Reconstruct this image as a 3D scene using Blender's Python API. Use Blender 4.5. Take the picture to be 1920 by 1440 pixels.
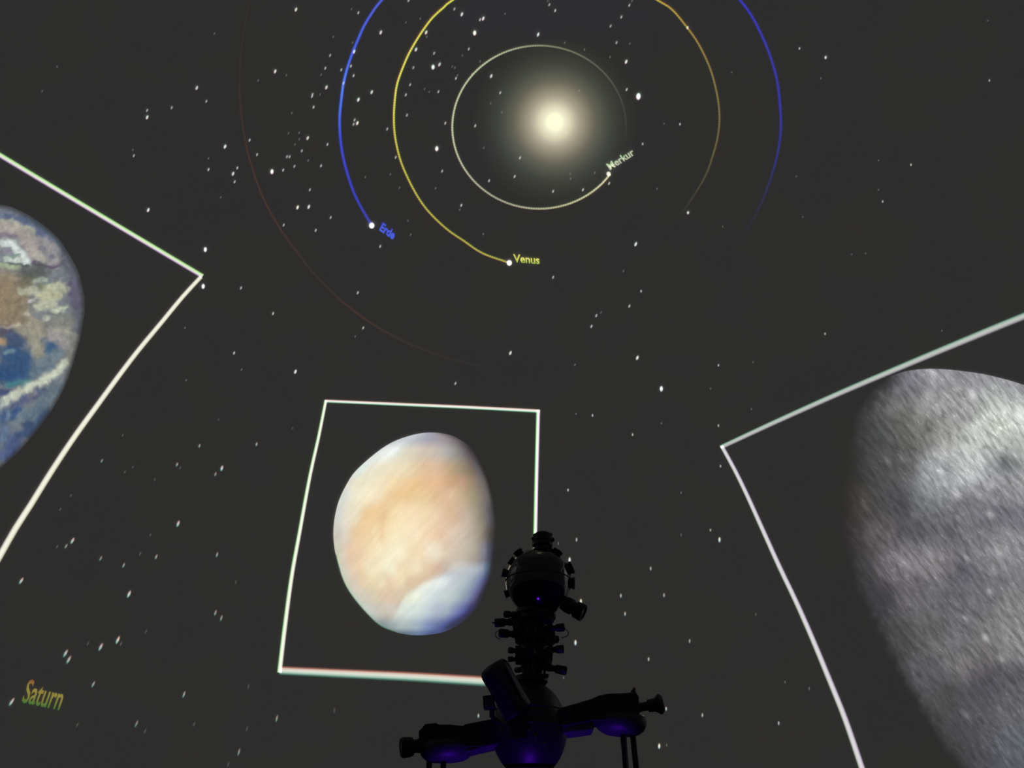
import bpy, bmesh, math, random
import numpy as np
from mathutils import Vector, Matrix

for o in list(bpy.data.objects):
    bpy.data.objects.remove(o, do_unlink=True)
scene = bpy.context.scene
COL = scene.collection
random.seed(7)

# ------------------------------------------------------------------ camera
PITCH, YAW, FPX = math.radians(33.0), math.radians(1.2), 1440.0
CAM = Vector((0.0, -5.5, 1.25))
cd = bpy.data.cameras.new('camera')
cd.sensor_width = 36.0
cd.lens = FPX * 36.0 / 1920.0
cam = bpy.data.objects.new('camera', cd)
cam.location = CAM
cam.rotation_euler = (math.pi / 2 + PITCH, 0, YAW)
COL.objects.link(cam)
scene.camera = cam

# ------------------------------------------------------------------ world, exposure
w = bpy.data.worlds.new('world')
scene.world = w
w.use_nodes = True
w.node_tree.nodes['Background'].inputs[0].default_value = (0, 0, 0, 1)
w.node_tree.nodes['Background'].inputs[1].default_value = 0.0
scene.view_settings.view_transform = 'Standard'
scene.view_settings.look = 'None'
scene.view_settings.exposure = 0.0
scene.view_settings.gamma = 1.0
scene.view_settings.use_curve_mapping = False
scene.cycles.max_bounces = 5
scene.cycles.diffuse_bounces = 3
scene.cycles.glossy_bounces = 2
scene.cycles.transparent_max_bounces = 8

# ------------------------------------------------------------------ measures of the room
R = 8.0                       # dome radius
DC = Vector((0, 0, 1.6))      # dome centre, at its spring line
ROT = Matrix.Rotation(YAW, 3, 'Z') @ Matrix.Rotation(math.pi / 2 + PITCH, 3, 'X')


def ray(px, py):
    return (ROT @ Vector(((px - 960.0) / FPX, -(py - 720.0) / FPX, -1.0))).normalized()


def on_dome(px, py, off=0.012):
    """a place on the dome's inner skin, as measured from the photograph"""
    d = ray(px, py)
    oc = CAM - DC
    b = oc.dot(d)
    c = oc.dot(oc) - (R - off) ** 2
    t = -b + math.sqrt(b * b - c)
    return CAM + d * t


def at(px, py, y=0.0):
    """a place on the vertical plane through the projector (moved by y)"""
    d = ray(px, py)
    return CAM + d * ((y - CAM.y) / d.y)


def mpp(px, py, y=0.0):
    """metres per photo pixel there"""
    p = at(px, py, y) - CAM
    return p.dot(ray(960, 720)) / FPX


def lin(c):
    r = []
    for v in c[:3]:
        v = max(0.0, v) / 255.0
        r.append(v / 12.92 if v <= 0.04045 else ((v + 0.055) / 1.055) ** 2.4)
    return r


# ------------------------------------------------------------------ materials
def base_mat(name):
    m = bpy.data.materials.new(name)
    m.use_nodes = True
    nt = m.node_tree
    for n in list(nt.nodes):
        nt.nodes.remove(n)
    out = nt.nodes.new('ShaderNodeOutputMaterial')
    return m, nt, out


def paint(name, col, rough=0.5, metal=0.0, scale=40.0, amount=0.25, spec=0.5):
    m, nt, out = base_mat(name)
    b = nt.nodes.new('ShaderNodeBsdfPrincipled')
    tc = nt.nodes.new('ShaderNodeTexCoord')
    nz = nt.nodes.new('ShaderNodeTexNoise')
    nz.inputs['Scale'].default_value = scale
    nz.inputs['Detail'].default_value = 4
    mx = nt.nodes.new('ShaderNodeMix')
    mx.data_type = 'RGBA'
    mx.inputs[6].default_value = (*[c * (1 - amount) for c in col], 1)
    mx.inputs[7].default_value = (*[c * (1 + amount) for c in col], 1)
    nt.links.new(tc.outputs['Object'], nz.inputs['Vector'])
    nt.links.new(nz.outputs['Fac'], mx.inputs[0])
    nt.links.new(mx.outputs[2], b.inputs['Base Color'])
    b.inputs['Roughness'].default_value = rough
    b.inputs['Metallic'].default_value = metal
    b.inputs['Specular IOR Level'].default_value = spec
    nt.links.new(b.outputs[0], out.inputs[0])
    return m


def light_mat(name, mod=None, sampled=False):
    """light thrown on the dome: adds the colour stored in 'light' to the skin behind it"""
    m, nt, out = base_mat(name)
    at_ = nt.nodes.new('ShaderNodeAttribute')
    at_.attribute_name = 'light'
    em = nt.nodes.new('ShaderNodeEmission')
    tr = nt.nodes.new('ShaderNodeBsdfTransparent')
    ad = nt.nodes.new('ShaderNodeAddShader')
    col = at_.outputs['Color']
    if mod:
        col = mod(nt, col)
    nt.links.new(col, em.inputs['Color'])
    nt.links.new(em.outputs[0], ad.inputs[0])
    nt.links.new(tr.outputs[0], ad.inputs[1])
    nt.links.new(ad.outputs[0], out.inputs[0])
    m.cycles.emission_sampling = 'FRONT_BACK' if sampled else 'NONE'
    return m


def uvmap(nt, loc=(0, 0, 0), rot=0.0, scale=(1, 1, 1)):
    uv = nt.nodes.new('ShaderNodeUVMap')
    uv.uv_map = 'picture'
    mp = nt.nodes.new('ShaderNodeMapping')
    mp.vector_type = 'TEXTURE'
    mp.inputs['Location'].default_value = loc
    mp.inputs['Rotation'].default_value = (0, 0, rot)
    mp.inputs['Scale'].default_value = scale
    nt.links.new(uv.outputs[0], mp.inputs[0])
    return mp.outputs[0]


def noise(nt, vec, scale, detail=5, rough=0.6, dist=0.0):
    n = nt.nodes.new('ShaderNodeTexNoise')
    n.inputs['Scale'].default_value = scale
    n.inputs['Detail'].default_value = detail
    n.inputs['Roughness'].default_value = rough
    n.inputs['Distortion'].default_value = dist
    nt.links.new(vec, n.inputs['Vector'])
    return n.outputs['Fac']


def remap(nt, fac, a, b, lo, hi):
    n = nt.nodes.new('ShaderNodeMapRange')
    n.inputs['From Min'].default_value = a
    n.inputs['From Max'].default_value = b
    n.inputs['To Min'].default_value = lo
    n.inputs['To Max'].default_value = hi
    nt.links.new(fac, n.inputs['Value'])
    return n.outputs['Result']


def times(nt, col, fac):
    n = nt.nodes.new('ShaderNodeVectorMath')
    n.operation = 'SCALE'
    nt.links.new(col, n.inputs[0])
    nt.links.new(fac, n.inputs['Scale'])
    return n.outputs[0]


def mod_venus(nt, col):
    v = uvmap(nt, rot=math.radians(48), scale=(1.0, 0.16, 1))
    col = times(nt, col, remap(nt, noise(nt, v, 2.6, 4, 0.55, 0.5), 0.3, 0.7, 0.93, 1.06))
    v = uvmap(nt)
    return times(nt, col, remap(nt, noise(nt, v, 45, 2), 0.3, 0.7, 0.97, 1.03))


def mod_earth(nt, col):
    v = uvmap(nt, rot=math.radians(20), scale=(1.2, 0.8, 1))
    return times(nt, col, remap(nt, noise(nt, v, 16.0, 6, 0.65, 0.8), 0.32, 0.68, 0.86, 1.14))


def mod_moon(nt, col):
    v = uvmap(nt, rot=math.radians(-52), scale=(1.0, 0.24, 1))
    f = remap(nt, noise(nt, v, 6.0, 5, 0.62, 0.35), 0.33, 0.67, 0.52, 1.42)
    col = times(nt, col, f)
    v2 = uvmap(nt, rot=math.radians(-46), scale=(1.0, 0.34, 1))
    f = remap(nt, noise(nt, v2, 15, 3, 0.6, 0.3), 0.58, 0.74, 1.0, 1.9)
    return times(nt, col, f)


def mod_rope(nt, col):
    """the projector's pixel steps along thin slanted lines"""
    uv = nt.nodes.new('ShaderNodeUVMap')
    uv.uv_map = 'picture'
    sp = nt.nodes.new('ShaderNodeSeparateXYZ')
    nt.links.new(uv.outputs[0], sp.inputs[0])
    a = nt.nodes.new('ShaderNodeMath')
    a.operation = 'MULTIPLY'
    a.inputs[1].default_value = 1.35
    nt.links.new(sp.outputs[0], a.inputs[0])
    b = nt.nodes.new('ShaderNodeMath')
    b.operation = 'MULTIPLY_ADD'
    b.inputs[1].default_value = 1.2
    nt.links.new(sp.outputs[1], b.inputs[0])
    nt.links.new(a.outputs[0], b.inputs[2])
    s = nt.nodes.new('ShaderNodeMath')
    s.operation = 'SINE'
    nt.links.new(b.outputs[0], s.inputs[0])
    col = times(nt, col, remap(nt, s.outputs[0], -1, 1, 0.72, 1.22))
    return col


M_LINE = light_mat('projected_line')
M_FRAME = light_mat('projected_frame')
M_ROPE = light_mat('projected_stepped_line', mod_rope)
M_STAR = light_mat('projected_star')
M_TEXT = light_mat('projected_lettering')
M_SUN = light_mat('projected_sun', None)
M_VENUS = light_mat('projected_venus', mod_venus)
M_EARTH = light_mat('projected_earth', mod_earth)
M_MOON = light_mat('projected_moon', mod_moon)

M_BALL = paint('gloss_black_shell', (0.012, 0.013, 0.018), 0.13, 0.0, 12, 0.1, 0.9)
M_BLACK = paint('matt_black_paint', (0.010, 0.010, 0.011), 0.55)
M_BROWN = paint('dark_bronze', (0.016, 0.009, 0.007), 0.45, 0.3)
M_BODY = paint('satin_dark_housing', (0.020, 0.019, 0.026), 0.45)
M_DRUM = paint('violet_grey_cover', (0.060, 0.045, 0.085), 0.5)
M_GLASS = paint('lens_glass', (0.004, 0.004, 0.006), 0.06, 0.0, 5, 0.05, 0.8)
M_RAIL = paint('brushed_rail', (0.16, 0.16, 0.19), 0.35, 0.9)
M_RED = paint('red_knob', (0.07, 0.008, 0.006), 0.5)
M_POST = paint('black_steel_post', (0.016, 0.016, 0.02), 0.35, 0.4)
M_FLOOR = paint('dark_carpet', (0.012, 0.012, 0.016), 0.95, 0, 150, 0.5)
M_WALL = paint('black_wall_felt', (0.012, 0.012, 0.014), 0.95, 0, 90, 0.4)


def dome_mat():
    m, nt, out = base_mat('dome_screen')
    b = nt.nodes.new('ShaderNodeBsdfPrincipled')
    tc = nt.nodes.new('ShaderNodeTexCoord')
    nz = nt.nodes.new('ShaderNodeTexNoise')
    nz.inputs['Scale'].default_value = 0.9
    nz.inputs['Detail'].default_value = 3
    rp = nt.nodes.new('ShaderNodeValToRGB')
    rp.color_ramp.elements[0].position = 0.3
    rp.color_ramp.elements[0].color = (0.0198, 0.0194, 0.0194, 1)
    rp.color_ramp.elements[1].position = 0.7
    rp.color_ramp.elements[1].color = (0.0208, 0.0199, 0.0186, 1)
    nt.links.new(tc.outputs['Object'], nz.inputs['Vector'])
    nt.links.new(nz.outputs['Fac'], rp.inputs['Fac'])
    b.inputs['Base Color'].default_value = (0.22, 0.22, 0.22, 1)
    b.inputs['Roughness'].default_value = 0.9
    b.inputs['Specular IOR Level'].default_value = 0.1
    nt.links.new(rp.outputs[0], b.inputs['Emission Color'])   # the projectors' black level
    b.inputs['Emission Strength'].default_value = 1.0
    nt.links.new(b.outputs[0], out.inputs[0])
    m.cycles.emission_sampling = 'NONE'
    return m


M_DOME = dome_mat()


# ------------------------------------------------------------------ object helpers
def link(o, parent=None):
    COL.objects.link(o)
    if parent is not None:
        o.parent = parent
    return o


def tag(o, label=None, cat=None, group=None, kind=None):
    if label:
        o['label'] = label
    if cat:
        o['category'] = cat
    if group:
        o['group'] = group
    if kind:
        o['kind'] = kind
    return o


def empty(name, loc, label, cat, group=None):
    o = bpy.data.objects.new(name, None)
    o.location = loc
    o.empty_display_size = 0.1
    link(o)
    return tag(o, label, cat, group)


def mesh_obj(name, verts, faces, mat, parent=None, smooth=True, origin=None, light=None, uv=None):
    if origin is not None:
        verts = [Vector(v) - origin for v in verts]
    me = bpy.data.meshes.new(name)
    me.from_pydata([tuple(v) for v in verts], [], faces)
    if light is not None:
        a = me.attributes.new('light', 'FLOAT_COLOR', 'POINT')
        flat = []
        for c in light:
            flat += [c[0], c[1], c[2], 1.0]
        a.data.foreach_set('color', flat)
    if uv is not None:
        ul = me.uv_layers.new(name='picture')
        for lp in me.loops:
            ul.data[lp.index].uv = uv[lp.vertex_index]
    me.materials.append(mat)
    if smooth:
        me.polygons.foreach_set('use_smooth', [True] * len(me.polygons))
    me.update()
    o = bpy.data.objects.new(name, me)
    return link(o, parent)


def catmull(pts, step):
    """smooth polyline through pts, about `step` pixels apart"""
    out = []
    n = len(pts)
    for i in range(n - 1):
        p0 = pts[max(i - 1, 0)]; p1 = pts[i]; p2 = pts[i + 1]; p3 = pts[min(i + 2, n - 1)]
        if i == 0:
            p0 = tuple(2 * a - b for a, b in zip(p1, p2))
        if i == n - 2:
            p3 = tuple(2 * a - b for a, b in zip(p2, p1))
        k = max(1, int(math.hypot(p2[0] - p1[0], p2[1] - p1[1]) / step))
        for j in range(k):
            t = j / k
            out.append(tuple(0.5 * (2 * b + (c - a) * t + (2 * a - 5 * b + 4 * c - d) * t * t
                                    + (3 * b - a - 3 * c + d) * t ** 3)
                             for a, b, c, d in zip(p0, p1, p2, p3)))
    out.append(tuple(pts[-1]))
    return out


def ribbon(name, pts, mat, parent, origin, width, colour, step=14, off=0.012, prof=None):
    """a band of light on the dome along pts (photo measure); width(u), colour(u, v) with v from -1 to 1"""
    line = catmull(pts, step)
    acc = [0.0]
    for a, b in zip(line, line[1:]):
        acc.append(acc[-1] + math.hypot(b[0] - a[0], b[1] - a[1]))
    vs = prof or [-1.0, -0.72, -0.45, 0.0, 0.45, 0.72, 1.0]
    verts, cols, uvs, faces = [], [], [], []
    n = len(line)
    for i, (x, y) in enumerate(line):
        a = line[max(i - 1, 0)]; b = line[min(i + 1, n - 1)]
        tx, ty = b[0] - a[0], b[1] - a[1]
        l = math.hypot(tx, ty) or 1.0
        nx, ny = -ty / l, tx / l
        u = acc[i] / acc[-1]
        hw = width(u) / 2.0
        for v in vs:
            verts.append(on_dome(x + nx * hw * v, y + ny * hw * v, off))
            cols.append(colour(u, v))
            uvs.append((acc[i], v))
    k = len(vs)
    for i in range(n - 1):
        for j in range(k - 1):
            q = i * k + j
            faces.append((q, q + 1, q + k + 1, q + k))
    return mesh_obj(name, verts, faces, mat, parent, True, origin, cols, uvs)


def flatline(rgb, edge=0.12):
    c = lin(rgb)

    def f(u, v):
        s = 1.0 if abs(v) <= 0.73 else edge
        return [q * s for q in c]
    return f


def across(stops):
    """colour from v=-1 to v=1 by stops [(v, rgb), ...]"""
    st = [(a, lin(c)) for a, c in stops]

    def f(u, v):
        if v <= st[0][0]:
            return st[0][1]
        for (a, ca), (b, cb) in zip(st, st[1:]):
            if v <= b:
                t = (v - a) / (b - a)
                return [p + (q - p) * t for p, q in zip(ca, cb)]
        return st[-1][1]
    return f


def nlin(c):
    return np.array(lin(c))


def spread(X, Y, pts, sigma=26.0):
    """smooth colours over a picture from its measured colours (x, y, rgb)"""
    tot = np.zeros_like(X)
    c = np.zeros(X.shape + (3,))
    for x, y, rgb in pts:
        d2 = (X - x) ** 2 + (Y - y) ** 2
        w_ = np.exp(-d2 / (2 * sigma * sigma)) + 0.02 / (1 + d2 / (sigma * sigma)) ** 2
        tot += w_
        c += w_[:, None] * nlin(rgb)[None, :]
    return c / tot[:, None]


def scan(X, Y, rows, left, right):
    """colours from measured scan lines {y: [(x, rgb)]}, blended along the outline's run left(y)..right(y)"""
    ys = sorted(rows)
    T = (X - left(Y)) / (right(Y) - left(Y))
    per = []
    for y in ys:
        l, r = float(left(np.array([float(y)]))[0]), float(right(np.array([float(y)]))[0])
        t = [(q[0] - l) / (r - l) for q in rows[y]]
        k = np.array([lin(q[1]) for q in rows[y]])
        per.append(np.stack([np.interp(T, t, k[:, j]) for j in range(3)], 1))
    out = np.zeros(X.shape + (3,))
    yy = np.clip(Y, ys[0], ys[-1])
    for i in range(len(ys) - 1):
        f = (yy - ys[i]) / (ys[i + 1] - ys[i])
        m = (f >= 0) & ((f < 1) | ((i == len(ys) - 2) & (f <= 1)))
        g = smooth(0, 1, f)[:, None]
        out = np.where(m[:, None], per[i] * (1 - g) + per[i + 1] * g, out)
    return out


def smooth(a, b, x):
    t = np.clip((x - a) / (b - a), 0.0, 1.0)
    return t * t * (3 - 2 * t)


def poly_y(pts, x):
    return np.interp(x, [q[0] for q in pts], [q[1] for q in pts])


def seg_dist(X, Y, pts):
    best = np.full(X.shape, 1e9)
    if len(pts) == 1:
        return np.hypot(X - pts[0][0], Y - pts[0][1])
    for (x0, y0), (x1, y1) in zip(pts, pts[1:]):
        dx, dy = x1 - x0, y1 - y0
        t = np.clip(((X - x0) * dx + (Y - y0) * dy) / (dx * dx + dy * dy + 1e-9), 0, 1)
        best = np.minimum(best, np.hypot(X - x0 - t * dx, Y - y0 - t * dy))
    return best


BASE = 0.025     # what the dark dome already gives back


def disc(name, outline, centre, mat, parent, origin, colour, nang=220, nrad=60, unit=190.0, off=0.016):
    """a round picture of light on the dome: closed outline, polar grid"""
    closed = outline + [outline[0]]
    n = len(outline)
    ext = [outline[-1]] + closed + [outline[1]]
    dense = []
    for i in range(1, n + 1):
        p0, p1, p2, p3 = ext[i - 1], ext[i], ext[i + 1], ext[i + 2]
        for j in range(24):
            t = j / 24
            dense.append(tuple(0.5 * (2 * b + (c - a) * t + (2 * a - 5 * b + 4 * c - d) * t * t
                                      + (3 * b - a - 3 * c + d) * t ** 3)
                               for a, b, c, d in zip(p0, p1, p2, p3)))
    step = len(dense) / nang
    rim = [dense[int(i * step)] for i in range(nang)]
    cx, cy = centre
    verts, cols, uvs, faces = [], [], [], []

    xs, ys, ss = [], [], []

    def put(x, y, s):
        verts.append(on_dome(x, y, off))
        xs.append(x); ys.append(y); ss.append(s)
        uvs.append(((x - cx) / unit, -(y - cy) / unit))
    put(cx, cy, 0.0)
    rr = [(k + 1) / nrad for k in range(nrad)]
    for s in rr:
        for (x, y) in rim:
            put(cx + (x - cx) * s, cy + (y - cy) * s, s)
    for i in range(nang):
        faces.append((0, 1 + i, 1 + (i + 1) % nang))
    for k in range(nrad - 1):
        for i in range(nang):
            a = 1 + k * nang + i
            b = 1 + k * nang + (i + 1) % nang
            faces.append((a, a + nang, b + nang, b))
    cols = np.maximum(colour(np.array(xs), np.array(ys), np.array(ss)), 0.0).tolist()
    return mesh_obj(name, verts, faces, mat, parent, True, origin, cols, uvs)


# ================================================================== the setting
def build_dome():
    verts, faces = [], []
    seg, rings = 144, 44
    for k in range(rings):
        e = (math.pi / 2) * k / rings
        for i in range(seg):
            a = 2 * math.pi * i / seg
            verts.append(DC + Vector((math.cos(e) * math.cos(a), math.cos(e) * math.sin(a), math.sin(e))) * R)
    verts.append(DC + Vector((0, 0, R)))
    top = len(verts) - 1
    for k in range(rings - 1):
        for i in range(seg):
            a = k * seg + i; b = k * seg + (i + 1) % seg
            faces.append((a, a + seg, b + seg, b))
    for i in range(seg):
        a = (rings - 1) * seg + i; b = (rings - 1) * seg + (i + 1) % seg
        faces.append((a, top, b))
    o = mesh_obj('ceiling', verts, faces, M_DOME)
    tag(o, 'dark grey projection dome curving over the whole room', None, None, 'structure')
    # round wall under the spring line
    verts, faces = [], []
    for z in (0.0, DC.z):
        for i in range(seg):
            a = 2 * math.pi * i / seg
            verts.append((math.cos(a) * R, math.sin(a) * R, z))
    for i in range(seg):
        j = (i + 1) % seg
        faces.append((i, i + seg, j + seg, j))
    tag(mesh_obj('wall_round', verts, faces, M_WALL), 'black felt wall ring below the dome', None, None, 'structure')
    verts = [(math.cos(2 * math.pi * i / seg) * R, math.sin(2 * math.pi * i / seg) * R, 0.0) for i in range(seg)]
    tag(mesh_obj('floor', verts, [tuple(range(seg))], M_FLOOR, None, False), 'dark carpeted round floor', None, None, 'structure')


build_dome()


# ================================================================== projected pictures
def picture(label, centre, edges, disc_args, disc_label):
    org = on_dome(*centre)
    root = empty('planet_picture', org, label, 'projection')
    for pts, width, colour in edges:
        ribbon('frame_edge', pts, M_FRAME, root, org, width, colour, 20)
    d = disc('planet_disc', *disc_args[:2], disc_args[2], root, org, *disc_args[3:])
    d['label'] = disc_label
    return root


def lerpw(a, b):
    return lambda u: a + (b - a) * u


# ---- Venus
VROWS = {
    822: "770:200,205,210 800:165,165,180 830:160,150,155 850:120,112,115",
    845: "712:228,232,230 725:240,245,240 740:240,246,242 755:225,225,210 765:222,215,195 780:218,208,190 795:215,200,185 810:208,195,182 825:195,185,178 840:170,172,170 855:150,145,140 865:125,122,122 872:105,93,100 880:75,68,72",
    880: "679:225,235,225 690:232,232,215 700:236,230,208 715:238,228,200 735:240,228,196 760:238,222,188 780:232,208,170 795:228,196,158 815:225,192,160 830:210,180,148 845:190,165,132 855:175,155,128 870:150,135,115 885:125,112,100 895:100,95,98 905:70,66,66 912:50,49,48",
    905: "655:225,222,208 670:235,228,200 690:242,234,205 715:244,230,196 735:245,222,178 760:240,208,165 780:238,202,152 800:232,196,158 820:230,192,155 840:212,175,140 855:200,165,132 865:195,160,138 880:165,145,120 890:145,130,115 905:110,105,102 918:64,62,60",
    927: "645:215,220,210 655:230,230,215 670:243,236,208 690:248,238,205 705:245,230,198 715:240,222,188 728:238,212,172 745:238,205,155 765:237,205,155 785:238,207,158 800:235,205,160 815:228,192,150 830:225,190,155 845:222,190,160 860:205,178,145 875:180,160,130 890:155,145,120 900:140,128,115 912:112,105,105 922:64,62,62",
    965: "635:212,215,208 650:232,225,205 670:238,226,196 685:240,212,165 705:240,208,160 720:240,205,160 735:246,222,175 755:250,228,188 775:250,226,188 795:245,222,182 815:240,214,178 830:232,200,170 845:222,188,152 860:210,182,158 875:198,180,162 885:180,165,145 900:145,138,122 910:120,115,112 918:88,86,92 928:52,51,56",
    1002: "635:205,200,188 645:225,215,200 655:230,212,185 665:235,208,168 680:240,208,165 695:240,212,168 705:245,222,180 715:240,210,165 725:250,228,185 740:250,235,195 760:248,232,195 780:248,230,195 795:245,220,185 810:240,210,175 825:232,200,170 840:228,202,178 855:218,200,180 870:205,190,172 885:185,172,158 900:155,145,130 912:108,101,94 920:72,69,65 930:48,48,46",
    1035: "634:205,205,182 645:225,210,188 655:230,200,170 675:238,208,172 695:245,225,185 715:248,235,198 735:250,238,205 748:252,244,212 765:247,228,192 790:245,222,185 805:243,230,205 820:240,230,205 835:225,208,180 845:218,198,180 860:208,195,175 875:195,185,168 890:178,170,155 900:150,148,145 908:132,132,148 915:84,88,108 925:48,52,62",
    1065: "635:200,210,195 645:215,208,190 660:228,205,178 675:236,210,172 690:242,228,195 710:244,230,195 725:246,240,210 735:248,244,212 748:244,224,188 770:242,224,188 785:243,228,195 795:232,212,180 810:225,198,170 825:212,188,168 835:205,192,178 850:215,210,200 865:208,206,202 880:192,196,202 895:175,182,192 905:145,158,178 912:90,110,135 920:54,60,72",
    1090: "650:205,205,188 662:218,205,185 680:230,205,175 700:236,220,180 715:238,226,190 728:230,206,175 745:236,215,180 755:238,222,185 765:228,205,172 780:226,204,172 792:222,200,172 805:242,246,232 820:236,242,238 835:222,230,232 850:200,205,215 865:185,198,200 880:165,178,190 893:135,150,175 903:95,105,150 910:66,62,98 918:46,50,54",
    1117: "662:190,205,190 675:210,205,188 690:215,205,185 705:220,208,180 715:222,200,172 730:225,200,172 742:222,200,172 752:222,205,180 765:235,238,215 780:242,248,228 800:222,232,228 820:205,218,220 835:195,208,205 850:185,198,200 865:160,175,185 875:140,155,175 885:115,120,160 893:92,88,132 900:52,56,70",
    1145: "680:175,195,180 690:200,208,200 705:205,200,190 720:205,195,180 735:212,205,192 750:220,226,215 770:215,228,222 790:205,218,215 805:192,205,212 820:175,185,202 840:165,178,192 850:140,150,182 860:115,125,175 872:80,85,145 880:56,54,92",
    1175: "708:130,150,150 722:155,170,172 735:170,182,185 750:172,185,185 770:170,185,190 785:158,175,190 800:130,148,185 815:105,120,165 830:80,90,150 840:58,62,92",
    1188: "760:100,120,130 785:110,130,165 805:80,95,140"}
VLEFT = [(805, 800), (818, 765), (837, 722), (877, 673), (908, 650), (950, 632), (1002, 625), (1055, 633), (1107, 653), (1163, 700), (1183, 735), (1195, 782)]
VRIGHT = [(805, 812), (818, 850), (842, 884), (885, 908), (930, 922), (985, 930), (1040, 926), (1088, 917), (1147, 888), (1182, 840), (1195, 800)]


def vleft(y):
    return np.interp(y, [q[0] for q in VLEFT], [q[1] for q in VLEFT])


def vright(y):
    return np.interp(y, [q[0] for q in VRIGHT], [q[1] for q in VRIGHT])


VBODY, VCAP = {}, {}
for ry_, row_ in VROWS.items():
    for tok_ in row_.split():
        x_, c_ = tok_.split(':')
        q_ = (float(x_), tuple(float(q) for q in c_.split(',')))
        lim_ = np.interp(float(x_), [600, 738, 750, 762, 794, 831, 867, 915, 960], [1240, 1158, 1134, 1115, 1094, 1076, 1064, 1055, 1050])
        (VCAP if ry_ >= lim_ + 1 else VBODY).setdefault(ry_, []).append(q_)
for ry_ in VBODY:
    if ry_ > 1050:
        VBODY[ry_] += [(float(vright(ry_)) - 26, (150, 146, 150)), (float(vright(ry_)) - 12, (100, 100, 115)), (float(vright(ry_)) - 3, (52, 54, 62))]
POLE = [(600, 1240), (738, 1158), (750, 1134), (762, 1115), (794, 1094), (831, 1076), (867, 1064), (915, 1055), (960, 1050)]
BAND = [(600, 1010), (657, 1000), (682, 976), (722, 938), (762, 918), (802, 910), (843, 897), (875, 897), (960, 905)]


def venus_col(X, Y, S):
    c = scan(X, Y, VBODY, vleft, vright)
    k = scan(X, Y, VCAP, vleft, vright)
    d = Y - poly_y(POLE, X)
    m = (smooth(-8, 10, d) * smooth(715, 755, X))[:, None]
    # soft brown strip along the cap's arc, orange band above
    strip = np.exp(-((d + 15) / 11.0) ** 2) * smooth(735, 770, X) * (1 - m[:, 0])
    band = np.exp(-((Y - poly_y(BAND, X)) / 15.0) ** 2) * smooth(640, 690, X) * (1 - smooth(880, 905, X))
    f = np.stack([1 - .05 * strip - .01 * band, 1 - .09 * strip - .05 * band, 1 - .11 * strip - .10 * band], 1)
    c = c * f * (1 - m) + k * m - BASE
    fr = ((S > 0.985) & (X < 740) & (Y > 1040))[:, None]
    c = np.where(fr, nlin((70, 120, 80))[None, :] - BASE, c)
    fade = np.where(S > 0.96, 1 - 0.7 * smooth(0.96, 1.0, S) * smooth(800, 880, X), 1.0)
    return c * fade[:, None] * 0.81


picture('projected picture of cream and orange banded planet in thin white frame', (776, 1002), [
    ([(609, 752), (745, 758), (880, 764), (1012, 771)], lerpw(6.5, 7.5),
     across([(-1, (60, 20, 18)), (-0.6, (200, 165, 150)), (-0.3, (232, 232, 226)), (0.3, (225, 232, 222)), (0.6, (60, 150, 105)), (1, (8, 50, 30))])),
    ([(1009, 769), (1006, 885), (1003.5, 1000), (1000, 1140), (998, 1284)], lerpw(8, 9),
     across([(-1, (30, 8, 36)), (-0.6, (215, 190, 215)), (-0.3, (240, 236, 236)), (0.3, (236, 240, 230)), (0.62, (100, 190, 90)), (1, (10, 50, 8))])),
    ([(524, 1257), (650, 1263), (775, 1269), (905, 1277), (1000, 1283)], lerpw(17, 21),
     across([(-1, (40, 10, 6)), (-0.75, (130, 62, 40)), (-0.45, (196, 172, 158)), (-0.1, (205, 206, 194)), (0.3, (180, 204, 188)), (0.65, (64, 118, 100)), (1, (14, 40, 34))])),
    ([(611, 751), (597, 821), (581, 893), (561, 1002), (546.5, 1083), (533, 1184), (524, 1261)], lerpw(6.5, 10),
     across([(-1, (20, 8, 20)), (-0.6, (205, 200, 190)), (-0.3, (236, 236, 220)), (0.3, (232, 238, 216)), (0.65, (120, 180, 110)), (1, (12, 50, 24))])),
], ([(808, 811), (850, 818), (884, 842), (908, 885), (922, 930), (930, 985), (926, 1040), (917, 1088), (888, 1147), (840, 1182),
     (782, 1191), (735, 1183), (700, 1163), (653, 1107), (633, 1055), (625, 1002), (632, 950), (650, 908), (673, 877), (722, 837), (765, 818)],
    (776, 1002), M_VENUS, venus_col, 200, 64),
    'cream planet disc with orange cloud bands and pale blue pole')

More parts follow.
